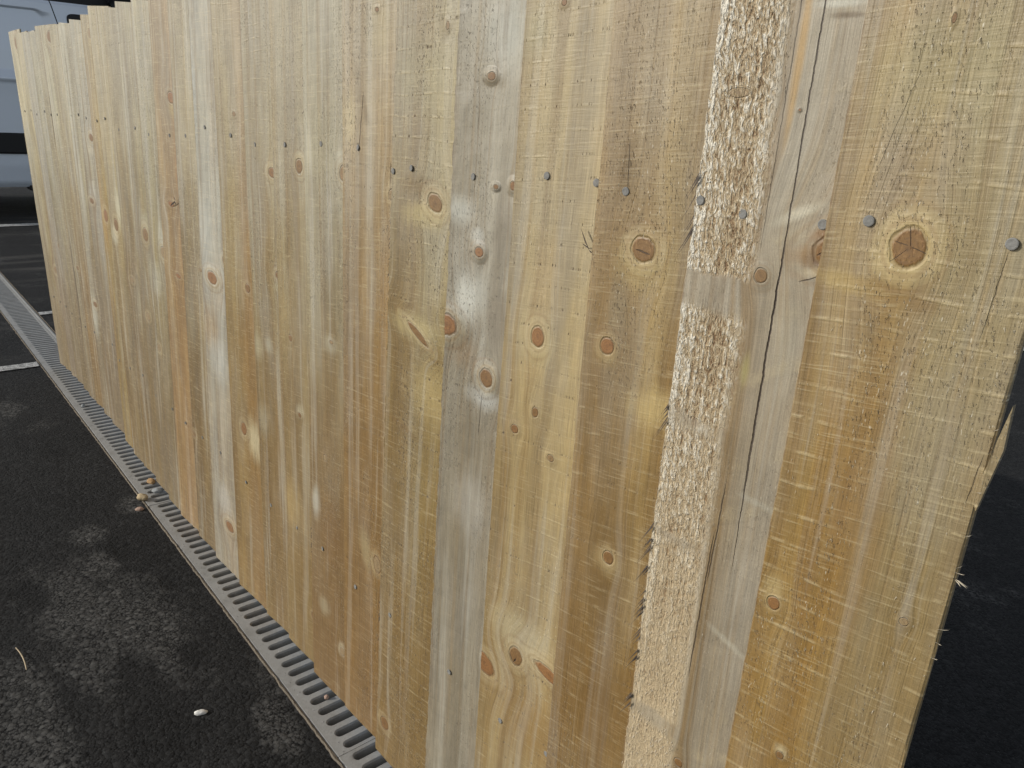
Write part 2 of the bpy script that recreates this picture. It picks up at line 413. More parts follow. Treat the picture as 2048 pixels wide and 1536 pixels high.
        t1 = n.noise(n.vec(n.mul(sl_, 430), n.mul(v, 165), sd+73), 3, .62, 1.0, .7)
        t2 = n.noise(n.vec(n.mul(u, 900), n.mul(v, 300), sd+74), 2, .6)
        t3 = n.noise(n.vec(n.mul(u, 340), n.mul(v, 7), sd+75), 2, .55)
        t4 = n.noise(n.vec(n.mul(u, 40), n.mul(v, 26), sd+76), 3, .6)
        f = n.mad(t1, .52, n.mad(t2, .16, n.mad(t3, .26, n.mul(n.sub(t4, .5), .16))))
        f = n.mad(n.ss(u, .016, .004), .05, f)
        kf = n.mad(n.ss(v, .40, .80), .62, .48); f = n.mad(n.sub(f, .47), kf, .475)
        rc = n.mix(n.ss(f, .36, .47), lin(150, 122, 86), lin(188, 168, 134))
        rc = n.mix(n.ss(f, .48, .60), rc, lin(212, 196, 166))
        rc = n.mix(n.ss(f, .40, .31), rc, lin(112, 84, 54))
        rc = n.mix(n.mul(n.ss(f, .47, .58), n.mul(n.ss(v, .45, .85), .85)), rc, lin(240, 233, 216))
        col = n.mix(rm, col, rc)
        hgt = n.add(n.mul(hgt, n.sub(1.0, n.mul(rm, .6))), n.mul(n.mul(n.sub(f, .47), rm), 7.0))
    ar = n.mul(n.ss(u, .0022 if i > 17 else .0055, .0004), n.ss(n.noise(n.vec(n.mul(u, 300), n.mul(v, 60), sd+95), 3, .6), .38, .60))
    col = n.mix(n.mul(ar, .55), col, lin(92, 68, 44))  # darker weathered arris, also painting in a shadow line at the seam
    # --- knots
    if knots:
        halo = n.mul(n.ss(n.mad(sj, 1.6, dh), 3.0, 1.5), n.ss(dmin, .9, 1.45))
        col = n.mix(n.mul(halo, p.get('halo', .5)), col, lin(204, 186, 146))  # pale ring round the larger knots, their shine painted into it
        hr = n.m('SINE', n.mad(sj, 4.0, n.mul(n.m('SQRT', dmin), 21.0)))
        col = n.mix(n.mul(n.mul(n.ss(hr, .0, 1.0), n.ss(dh, 3.8, 1.2)), .30), col, lin(128, 98, 60))
        core = n.ss(n.mad(n.sub(sj, .5), .35, dmin), 1.12, .78)
        kc = n.mix(n.ss(kt, .25, .55), lin(152, 132, 98), lin(122, 88, 46))
        kc = n.mix(n.ss(kt, .6, .85), kc, lin(142, 98, 56))
        kn = n.noise(n.vec(n.mul(u, 420), n.mul(v, 260), sd+80), 4, .7)
        kr = n.m('SINE', n.mad(kn, 5.0, n.mul(dmin, 24.0)))
        kc = n.mix(n.mul(n.ss(kr, -.2, 1.0), .34), kc, lin(98, 66, 36))
        kc = n.mix(n.mul(n.ss(kn, .55, .72), .6), kc, lin(70, 46, 28))
        kc = n.mix(n.mul(n.ss(kn, .46, .32), .35), kc, lin(190, 146, 96))
        kc = n.mix(n.mul(n.ss(dmin, .26, .05), .4), kc, lin(84, 54, 32))
        col = n.mix(n.mul(core, .92), col, kc)
        rim = n.mul(n.ss(dmin, .80, .97), n.ss(dmin, 1.14, 1.0))
        col = n.mix(n.mul(n.mul(rim, n.ss(sj, .40, .62)), .42), col, lin(96, 66, 40))
        hgt = n.add(n.mul(hgt, n.mad(core, -.7, 1.0)), n.mad(n.ss(dmin, 2.6, .9), p.get('kbump', .45), n.mul(rim, -.5)))
    # --- long cracks
    for (u0, v0, u1, v1, w, dkn) in cracks:
        if abs(v1-v0) > abs(u1-u0):
            k = (u1-u0)/(v1-v0); jx = n.noise(n.vec(0.0, n.mul(v, 46), sd+u0*9), 4, .7)
            line = n.m('ABSOLUTE', n.sub(n.sub(u, n.mad(v, k, u0-v0*k)), n.mad(jx, .0030, -.0015)))
            line = n.mad(n.noise(n.vec(0.0, n.mul(v, 300), sd), 2, .6), w*1.2, n.sub(line, w*.6))
            lo, hi = min(v0, v1), max(v0, v1); L_ = (hi-lo)*.25+.002
            ends = n.mul(n.ss(v, lo, lo+L_), n.ss(v, hi, hi-L_))
        else:
            k = (v1-v0)/(u1-u0); jx = n.noise(n.vec(n.mul(u, 90), 0.0, sd+v0*9), 3, .6)
            line = n.m('ABSOLUTE', n.sub(n.sub(v, n.mad(u, k, v0-u0*k)), n.mad(jx, .003, -.0015)))
            lo, hi = min(u0, u1), max(u0, u1); L_ = (hi-lo)*.25+.001
            ends = n.mul(n.ss(u, lo, lo+L_), n.ss(u, hi, hi-L_))
        cm = n.ss(n.sub(line, n.mul(n.sub(ends, 1.0), w)), w*1.6, w*.5)
        cm = n.mul(cm, n.ss(ends, .02, .2))
        col = n.mix(n.mul(cm, dkn*.9), col, lin(52, 36, 24)); hgt = n.sub(hgt, n.mul(cm, 1.0))
    und = n.noise(n.vec(n.mul(u, 16), n.mul(v, 9), sd+90), 3, .5)
    hgt = n.mad(und, p.get('und', 2.2), hgt)
    n.bsdf.inputs['Sheen Weight'].default_value = .12; n.bsdf.inputs['Sheen Roughness'].default_value = .45
    n.bump(hgt, p.get('bd', .0012), 1.0)
    return n.fin(col, n.mad(mott, .25, p.get('gloss', .40)), 0, .5)

# board left edges: (x at the top, x at the foot, foot height, head height)
EDGES = [(-.049, .004, .020, 1.150), (.06, .105, .026, 1.140), (.17, .20, .030, 1.137), (.29, .295, .036, 1.134),
         (.395, .385, .034, 1.146), (.475, .466, .036, 1.143), (.594, .555, .036, 1.141), (.715, .65, .033, 1.140),
         (.838, .75, .034, 1.143), (.957, .89, .028, 1.145), (1.038, .97, .018, 1.158), (1.15, 1.065, .016, 1.150),
         (1.268, 1.175, .016, 1.153), (1.385, 1.282, .010, 1.150), (1.494, 1.37, .004, 1.148), (1.605, 1.50, .008, 1.146),
         (1.717, 1.607, .005, 1.144), (1.818, 1.747, .010, 1.147), (1.934, 1.890, .020, 1.145), (2.038, 1.992, .027, 1.148),
         (2.142, 2.094, .018, 1.144), (2.250, 2.208, .025, 1.146), (2.374, 2.308, .014, 1.149), (2.488, 2.444, .016, 1.145),
         (2.588, 2.551, .014, 1.147), (2.692, 2.681, .018, 1.144), (2.793, 2.785, .013, 1.146), (2.899, 2.890, .017, 1.148)]
NB = len(EDGES)
KN = {27: [(2.95, .897, .0108, .0127, .55), (2.909, .622, .0052, .0058, .75), (2.997, .654, .003, .0032, .3), (2.936, .496, .0031, .0035, .5), (2.948, 1.024, .0013, .0028, .5)],
26: [(2.852, .862, .0052, .0054, .45), (2.903, .888, .0165, .0110, .5, .35), (2.845, .413, .0046, .0046, .5), (2.861, .974, .0009, .0009, .9), (2.815, .984, .0082, .0033, .2)],
25: [(2.743, .864, .0118, .0106, .5), (2.716, .776, .0078, .0078, .85), (2.74, .575, .0065, .007, .62)],
24: [(2.62, .76, .0085, .0106, .85), (2.628, 1.054, .0028, .0027, .7), (2.623, .682, .0042, .0055, .6), (2.597, .656, .0050, .0050, .7), (2.647, .64, .0045, .0038, .4), (2.616, .382, .0100, .0123, .5), (2.668, .388, .0240, .0080, .9, -.15), (2.567, .345, .0185, .013, .9, -.5)],
23: [(2.531, .997, .0055, .004, .6), (2.567, .898, .0040, .0045, .7), (2.543, .895, .0035, .0024, .6), (2.581, .875, .0045, .0043, .6), (2.522, .827, .0065, .0055, .95), (2.475, .74, .0160, .0126, .95), (2.54, .694, .0100, .0105, .62), (2.567, .633, .0045, .0028, .3), (2.554, .336, .0035, .004, .4)],
22: [(2.44, .868, .0130, .0098, .48, -.4), (2.457, 1.045, .0025, .0041, .4), (2.411, .713, .0230, .0048, .6, -.45), (2.335, .081, .0102, .0114, .6)],
21: [(2.32, 1.068, .0035, .0025, .6), (2.346, .867, .0065, .0069, .3), (2.337, .583, .0034, .0033, .6), (2.308, .343, .0085, .0133, .3, .2)],
20: [(2.229, .882, .0090, .0106, .42), (2.187, .646, .0045, .0030, .3), (2.16, .456, .0050, .0055, .2), (2.191, .118, .0066, .0080, .3)],
19: [(2.101, .882, .0090, .0102, .48), (2.054, .62, .0060, .0057, .45), (2.073, .497, .0052, .0043, .5), (2.085, .126, .0067, .0072, .5)],
18: [(2.0, .865, .0120, .008, .7), (2.005, .708, .0120, .0071, .65)],
17: [(1.869, .662, .0085, .0078, .5), (1.817, .384, .0105, .0132, .75), (1.884, .36, .0105, .018, .8), (1.864, .945, .0054, .0038, .4)],
16: [(1.711, .652, .0190, .0122, .8), (1.768, .692, .0090, .009, .5), (1.69, .115, .0176, .0121, .75)],
15: [(1.636, .653, .0064, .0039, .3), (1.53, .274, .0090, .0072, .4)],
14: [(1.549, .966, .0160, .0106, .8), (1.501, .764, .0140, .0059, .8), (1.5, .617, .012, .0052, .8)],
13: [(1.418, .653, .0140, .0128, .3), (1.331, .42, .0102, .0097, .3)],
12: [(1.298, .674, .0150, .0156, .45), (1.26, .477, .0120, .0096, .3)],
11: [(1.205, .572, .0190, .0095, .9), (1.139, .542, .0113, .0074, .3)],
10: [(1.056, .664, .0150, .0157, .5)], 9: [(.966, .676, .0150, .0163, .8), (1.01, 1.10, .0105, .0102, .3)],
8: [(.88, .862, .0140, .0097, .6), (.826, .698, .0138, .0079, .5)], 7: [(.70, .388, .014, .009, .5)],
6: [(.693, 1.074, .0102, .0036, .7)], 5: [(.56, 1.112, .030, .0155, .6), (.525, .465, .0117, .0061, .5)],
2: [(.257, .492, .0131, .0082, .5), (.276, .893, .0136, .0103, .7)], 1: [(.139, .896, .0126, .0122, .7), (.142, .392, .019, .0121, .4)],
0: [(.03, 1.115, .0164, .0205, .6), (.064, .892, .0134, .0093, .7)]}
CR = {27: [(2.9485, .911, 2.951, .897, .00024, .7), (2.950, .897, 2.940, .886, .00022, .6), (2.951, .898, 2.961, .895, .00018, .5), (2.941, .9005, 2.950, .8985, .00018, .5),
           (2.922, .937, 2.937, 1.000, .00016, .4), (2.999, .848, 3.0025, .905, .00022, .55), (3.0135, .748, 3.0165, .785, .00022, .7)],
      26: [(2.8656, .60, 2.8664, 1.16, .00042, .95), (2.8649, .685, 2.8656, .90, .0004, .9), (2.8420, .50, 2.8462, .66, .00045, .8), (2.8462, .60, 2.8500, .70, .0004, .8), (2.889, .882, 2.902, .891, .0006, .8), (2.879, .862, 2.903, .873, .0004, .6), (2.8485, .87, 2.8515, 1.1, .00025, .4)],
      25: [(2.722, .905, 2.719, .950, .0003, .7), (2.735, .863, 2.751, .861, .0005, .7)],
      24: [(2.613, .372, 2.617, .380, .0009, 1.0), (2.612, .372, 2.606, .383, .0004, .7)],
      23: [(2.530, .62, 2.535, .68, .0004, .4)],
      22: [(2.4655, .80, 2.470, .86, .0010, .8)],
      21: [(2.278, .905, 2.292, .985, .0006, .55), (2.342, .875, 2.344, .905, .0005, .6)],
      20: [(2.236, .97, 2.241, 1.07, .0015, .9)], 18: [(1.9, .64, 1.905, .74, .0020, .7)],
      16: [(1.79, .78, 1.800, .86, .0020, .7)],
      4: [(.456, .66, .47, .96, .0028, .9), (.43, .80, .44, 1.0, .0026, .7)], 3: [(.377, .7, .383, .92, .0026, .8)],
      5: [(.478, .20, .480, .60, .0028, .9)]}
STAIN_SHINE = {  # wood tones board by board, with painted shine and shade among them
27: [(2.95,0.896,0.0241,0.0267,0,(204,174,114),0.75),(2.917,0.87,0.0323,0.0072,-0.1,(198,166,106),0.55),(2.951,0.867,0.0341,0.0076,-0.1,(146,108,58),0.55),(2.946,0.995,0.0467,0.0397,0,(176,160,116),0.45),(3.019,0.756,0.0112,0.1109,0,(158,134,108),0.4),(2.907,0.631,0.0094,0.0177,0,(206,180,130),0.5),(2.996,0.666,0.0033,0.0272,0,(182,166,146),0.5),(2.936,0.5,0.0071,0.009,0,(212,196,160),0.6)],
26: [(2.896,0.872,0.0163,0.0047,0.2,(206,184,152),0.8),(2.874,0.909,0.0204,0.005,0.5,(210,198,178),0.75),(2.884,1.03,0.0155,0.0022,0,(110,86,60),0.75),(2.877,1.037,0.0196,0.0028,0,(216,208,194),0.7),(2.855,1.007,0.0036,0.0599,0,(192,152,98),0.85),(2.818,0.868,0.0245,0.013,0,(172,140,110),0.6),(2.88,0.814,0.0099,0.0442,0,(180,168,150),0.3),(2.882,0.69,0.0218,0.0034,-0.1,(198,188,172),0.4),(2.872,0.56,0.0236,0.0039,-0.35,(202,190,172),0.5),(2.851,0.791,0.0044,0.0157,0,(176,160,106),0.7),(2.890,0.884,0.0215,0.0095,0.25,(146,110,76),1),(2.893,0.880,0.0150,0.0060,0.3,(118,84,56),.9),(2.892,0.898,0.0130,0.0060,0.45,(132,90,58),1)],
25: [(2.72,0.923,0.0108,0.0294,0,(118,90,54),0.65),(2.745,0.854,0.0322,0.0267,0,(196,168,116),0.65),(2.773,0.735,0.0327,0.0202,0.2,(204,174,120),0.75),(2.746,0.42,0.0625,0.086,0,(128,90,42),0.5),(2.723,0.809,0.0116,0.0307,0,(158,138,112),0.5),(2.716,0.772,0.0157,0.0165,0,(196,166,114),0.6),(2.741,0.572,0.0193,0.0173,0,(196,168,122),0.65),(2.788,0.769,0.0129,0.0257,0,(136,102,58),0.5)],
24: [(2.62,0.757,0.0295,0.0278,0,(208,184,138),0.55),(2.64,0.3,0.0619,0.0718,0,(160,122,72),0.75),(2.626,0.817,0.0212,0.0525,0,(200,166,116),0.4),(2.622,0.415,0.052,0.0299,0,(206,186,150),0.6),(2.599,1.034,0.0165,0.0241,0,(190,178,144),0.4)],
23: [(2.508,0.778,0.0269,0.0338,-0.35,(222,216,206),0.8),(2.491,0.867,0.0231,0.0175,0,(216,210,200),0.65),(2.541,0.67,0.032,0.0139,0,(208,202,196),0.65),(2.559,0.85,0.0189,0.0443,0,(138,122,106),0.5),(2.553,0.762,0.0233,0.0426,0,(136,118,102),0.5),(2.504,0.714,0.026,0.023,0.2,(152,122,92),0.5),(2.522,0.534,0.033,0.0454,0,(192,180,168),0.55),(2.49,0.469,0.023,0.0416,0,(150,130,104),0.35),(2.55,1.036,0.0292,0.0379,0,(206,202,192),0.5),(2.534,0.991,0.0216,0.0071,0,(150,128,100),0.5),(2.519,0.844,0.0119,0.0092,0,(218,212,204),0.6),(2.57,0.639,0.0154,0.0058,0,(132,112,92),0.6)],
22: [(2.41,0.884,0.0324,0.013,0,(136,108,70),0.65),(2.421,0.853,0.0423,0.0154,0.1,(204,180,130),0.65),(2.405,0.719,0.0501,0.0185,0,(206,184,134),0.65),(2.431,0.642,0.0451,0.0395,0,(196,168,116),0.6),(2.369,0.588,0.0601,0.0055,-0.2,(136,102,62),0.5),(2.457,1.043,0.0122,0.0138,0,(140,114,76),0.5),(2.418,0.999,0.0477,0.0444,0,(186,172,140),0.4)],
21: [(2.258,0.948,0.0177,0.0362,0,(210,186,142),0.75),(2.296,0.958,0.0071,0.0248,0.35,(112,84,48),0.65),(2.281,0.354,0.0175,0.0351,0.3,(196,172,126),0.6),(2.346,0.87,0.0181,0.0161,0,(204,184,146),0.6),(2.325,1.047,0.0329,0.0361,0,(190,172,130),0.4),(2.334,0.738,0.0169,0.1275,0,(166,122,68),0.4)],
20: [(2.127,0.369,0.014,0.0321,0,(216,208,194),0.85),(2.166,0.333,0.0438,0.0714,0,(138,98,56),0.6),(2.182,0.909,0.0357,0.0569,0,(190,176,146),0.5),(2.147,0.907,0.0105,0.0389,0,(216,202,172),0.6),(2.228,0.904,0.0187,0.0111,0,(214,204,184),0.7),(2.185,0.642,0.0214,0.0164,0,(204,194,172),0.5),(2.191,0.121,0.0155,0.0178,0,(212,200,174),0.7),(2.141,0.18,0.0179,0.0196,0,(206,192,162),0.5)],
19: [(2.034,0.319,0.0393,0.0525,0.15,(202,168,112),0.6),(2.119,0.796,0.0112,0.0988,0,(134,104,58),0.5),(2.102,0.89,0.0208,0.0162,0,(206,188,150),0.5),(2.074,0.504,0.0127,0.0136,0,(212,200,172),0.6),(2.125,1.026,0.012,0.0147,0,(140,122,92),0.5)],
18: [(2.003,0.69,0.017,0.0112,0,(214,196,150),0.7),(1.921,0.575,0.0191,0.0266,0,(206,196,170),0.5),(1.956,0.583,0.0143,0.0174,0,(212,204,184),0.5),(1.968,0.767,0.0233,0.0862,0,(150,116,68),0.45),(1.924,0.438,0.0216,0.0378,0,(196,186,164),0.5)],
17: [(1.858,0.371,0.0351,0.0482,0.28,(222,206,170),0.85),(1.903,0.892,0.0164,0.0456,0,(176,150,104),0.4),(1.827,0.541,0.0236,0.0847,0,(152,114,62),0.5)],
16: [(1.703,0.735,0.0391,0.0866,0,(216,210,200),0.7),(1.687,0.55,0.0352,0.0519,0,(206,164,112),0.55),(1.709,0.489,0.0401,0.0528,0.2,(214,208,198),0.75),(1.676,0.173,0.0343,0.0446,0,(218,208,198),0.75),(1.758,0.619,0.01,0.0656,0,(150,138,128),0.55),(1.697,0.98,0.0204,0.0978,0,(198,198,196),0.6),(1.806,0.996,0.0136,0.0228,0,(214,202,180),0.7)],
15: [(1.573,0.539,0.0242,0.0631,0,(176,164,142),0.4)],
14: [(1.55,0.948,0.0209,0.0232,0.1,(222,196,140),0.7),(1.557,0.872,0.0238,0.1103,0,(176,124,72),0.4)],
13: [(1.419,0.68,0.0274,0.0423,0,(220,212,192),0.75),(1.364,0.584,0.0289,0.0449,0,(210,204,188),0.5)],
12: [(1.3,0.702,0.0265,0.0286,0,(212,202,178),0.6),(1.319,0.592,0.0262,0.0455,0,(196,186,160),0.4)],
11: [(1.165,0.497,0.0255,0.0872,0,(198,190,172),0.5)],
10: [(1.085,0.71,0.0315,0.05,0,(228,218,192),0.85),(1.036,0.639,0.0281,0.0273,0,(228,218,192),0.75)],
9: [(0.941,0.624,0.0251,0.0516,0,(196,152,72),0.5)],
8: [(0.922,0.873,0.0357,0.0167,0,(224,218,208),0.85),(0.838,0.721,0.0216,0.0336,0,(224,220,212),0.7),(0.864,0.831,0.0266,0.0149,0,(220,204,176),0.6)],
7: [(0.675,0.359,0.0359,0.0728,0.1,(222,214,198),0.8),(0.59,0.156,0.069,0.115,0,(150,112,62),0.65)],
6: [(0.772,1.077,0.0287,0.0472,0,(216,208,196),0.7),(0.765,0.341,0.0451,0.0654,0.1,(222,214,198),0.8)],
5: [(0.616,1.118,0.0386,0.0173,0,(160,118,66),0.6),(0.622,1.051,0.0446,0.0754,0,(204,190,140),0.5)],
2: [(0.142,0.942,0.0513,0.1809,0,(186,178,168),0.5)],
0: [(-0.011,0.94,0.0746,0.0945,0,(214,190,146),0.5)]}
T = dict
TONES = {
27: T(a=(186, 150, 88), b=(164, 124, 66), c=((164, 140, 98), .062, .16, .012), grey=.25, saw=.6, sf=42, st=-.04, finesaw=.22, tear=.34, lift=.45, tick=.1, tear2=1, stain=.35, sc=(150, 104, 46), bleach=.25, bf=20, ring=.2, wet=.35, wc=(166, 118, 58)),
26: T(a=(186, 168, 148), b=(176, 156, 134), c=((168, 150, 130), .055, .14, .006), grey=.35, saw=.25, sf=9, st=-.35, finesaw=.05, tear=.12, lift=.15, tick=0, stain=.15, rf=85, rv=.3, ring=.6, bleach=.3, wet=.25, wc=(168, 146, 118), rough=(-.02, .050, [(.842, .868), (.742, .753), (.640, .645), (.448, .462)]), und=5.0, sand=.5, dark=.1, spark=.2, halo=.2, wob=.006, kbump=.5),
25: T(a=(188, 154, 98), b=(172, 134, 78), c=((160, 122, 68), .0, .03, .010), grey=.25, saw=.4, sf=44, st=-.10, tick=.3, tear=.45, lift=.35, silver=.2, stain=.4, wet=.45, wc=(146, 106, 56), ring=.3, bleach=.3),
24: T(a=(200, 172, 124), b=(186, 154, 104), grey=.3, saw=.5, sf=50, st=-.10, tick=.7, tear=.15, lift=.2, stain=.25, ring=.18, ring2=.3, rf=120, bf=16, bleach=.25, wet=.25, wc=(182, 146, 98), wob=.03),
23: T(a=(188, 174, 156), b=(166, 150, 130), grey=.5, saw=.1, tick=.1, finesaw=.06, tear=.5, lift=.7, stain=.25, sc=(128, 104, 78), ring=.4, bleach=.5, wet=.25, wc=(160, 140, 114), und=6.0, halo=.45, kbump=2.0),
22: T(a=(178, 152, 102), b=(158, 128, 78), c=((172, 148, 98), .06, .15, .015), grey=.3, saw=.45, sf=44, st=-.05, tick=.75, tear=.8, lift=.65, stain=.4, ring=.35, bleach=.45, wet=.5, wc=(152, 114, 62)),
21: T(a=(182, 146, 92), b=(164, 126, 76), grey=.35, saw=.3, sf=40, tick=.45, tear=.5, lift=.3, stain=.5, ring=.5, rf=300, bleach=.45, wet=.5, wc=(158, 114, 60)),
20: T(silver=.5, a=(184, 168, 134), b=(172, 152, 114), grey=.4, saw=.2, tick=.1, tear=.35, lift=.35, stain=.3, ring=.35, bleach=.55, wet=.6, wc=(152, 112, 64)),
19: T(a=(176, 152, 108), b=(156, 126, 78), grey=.3, saw=.25, tick=.1, tear=.3, lift=.3, stain=.55, ring=.35, bleach=.5, wet=.45, wc=(162, 124, 72)),
18: T(silver=.5, a=(178, 156, 114), b=(166, 138, 92), grey=.4, saw=.5, sf=52, tick=.4, tear=.7, lift=.6, stain=.45, bleach=.5, wet=.45, wc=(158, 118, 66)),
17: T(a=(184, 156, 104), b=(168, 134, 80), c=((158, 118, 62), .06, .14, .015), grey=.25, saw=.45, sf=46, st=-.05, tick=.35, tear=.3, lift=.3, stain=.4, bleach=.5, wet=.4, wc=(164, 122, 68)),
16: T(a=(208, 202, 190), b=(194, 186, 172), grey=.55, saw=.1, tick=.05, tear=.2, lift=.35, stain=.25, sc=(190, 146, 92), ring=.2, bleach=.6, wet=.35, wc=(186, 160, 130), und=4.5, halo=.45, kbump=1.8),
15: T(silver=.5, a=(182, 158, 114), b=(170, 142, 96), grey=.4, saw=.5, sf=55, tick=.3, tear=.35, lift=.4, stain=.3, bleach=.5),
14: T(a=(190, 156, 106), b=(180, 140, 90), grey=.25, saw=.1, tick=.05, tear=.2, lift=.2, stain=.35, sc=(178, 126, 72), bleach=.35, wet=.25, wc=(176, 126, 74), ring=.45, halo=.25),
13: T(silver=.5, a=(182, 164, 124), b=(172, 150, 108), grey=.4, saw=.3, tear=.6, lift=.6, stain=.3, bleach=.5, wet=.4),
12: T(silver=.5, a=(178, 162, 126), b=(166, 146, 106), grey=.45, saw=.25, tear=.4, lift=.3, stain=.3, bleach=.5),
11: T(silver=.5, a=(186, 164, 124), b=(176, 152, 112), grey=.4, saw=.25, tear=.35, lift=.5, stain=.25, bleach=.5),
10: T(silver=.5, a=(188, 164, 116), b=(176, 148, 98), grey=.3, saw=.3, tear=.25, lift=.3, stain=.3, bleach=.45),
9: T(a=(188, 156, 92), b=(176, 142, 76), grey=.25, saw=.5, sf=90, st=-.1, tear=.25, lift=.5, stain=.35, sc=(176, 122, 40), bleach=.25, wet=.2),
8: T(a=(192, 180, 158), b=(182, 166, 142), grey=.5, saw=.2, tear=.15, lift=.3, stain=.2, bleach=.45),
7: T(finesaw=.42, silver=.55, a=(186, 170, 136), b=(172, 150, 112), c=((200, 190, 168), -.02, .04, .008), grey=.35, saw=.6, sf=36, tear=.3, lift=.5, stain=.3, bleach=.45),
6: T(finesaw=.42, silver=.55, a=(194, 176, 138), b=(182, 158, 116), grey=.35, saw=.6, sf=36, tear=.25, lift=.5, stain=.3, bleach=.4, wet=.7, wc=(160, 122, 70)),
5: T(finesaw=.42, silver=.55, a=(192, 178, 142), b=(180, 160, 122), grey=.35, saw=.55, sf=36, tear=.35, lift=.5, stain=.3, bleach=.4),
4: T(a=(192, 178, 142), b=(178, 160, 122), grey=.35, saw=.5, sf=40, tear=.4, lift=.4, stain=.3, bleach=.4),
3: T(a=(190, 178, 150), b=(178, 164, 130), grey=.45, saw=.5, sf=44, tear=.35, lift=.4, stain=.25, bleach=.4),
2: T(a=(182, 174, 160), b=(176, 164, 144), grey=.55, saw=.4, sf=48, tear=.2, lift=.3, stain=.15, bleach=.4),
1: T(a=(206, 188, 144), b=(196, 172, 124), grey=.3, saw=.5, sf=60, tear=.2, lift=.3, stain=.35, bleach=.35),
0: T(a=(204, 190, 152), b=(192, 172, 130), grey=.35, saw=.75, sf=90, finesaw=.4, tear=.2, lift=.3, stain=.3, bleach=.35),
}
PANEL = empty("fence_panel", (1.5, 0, 0))
tag(PANEL, "long pale timber fence panel of overlapping upright rough boards standing on the drain", "fence panel")
NAIL = plain("nail_steel", (.225, .22, .205, 1), .8, 0, .08, 0, .4, 500.0, .0004)
FIB = plain("splinter_wood", (.085, .068, .055, 1), .8, 0, .3, 0, .4, 300.0)
PALE = plain("lifted_fibre", (.50, .44, .34, 1), .8, 0, .3, 0, .2, 400.0)

def yfront(u): return -.006 + .012*u/.125
def yback(u): return yfront(u) + .0105 - .006*u/.125

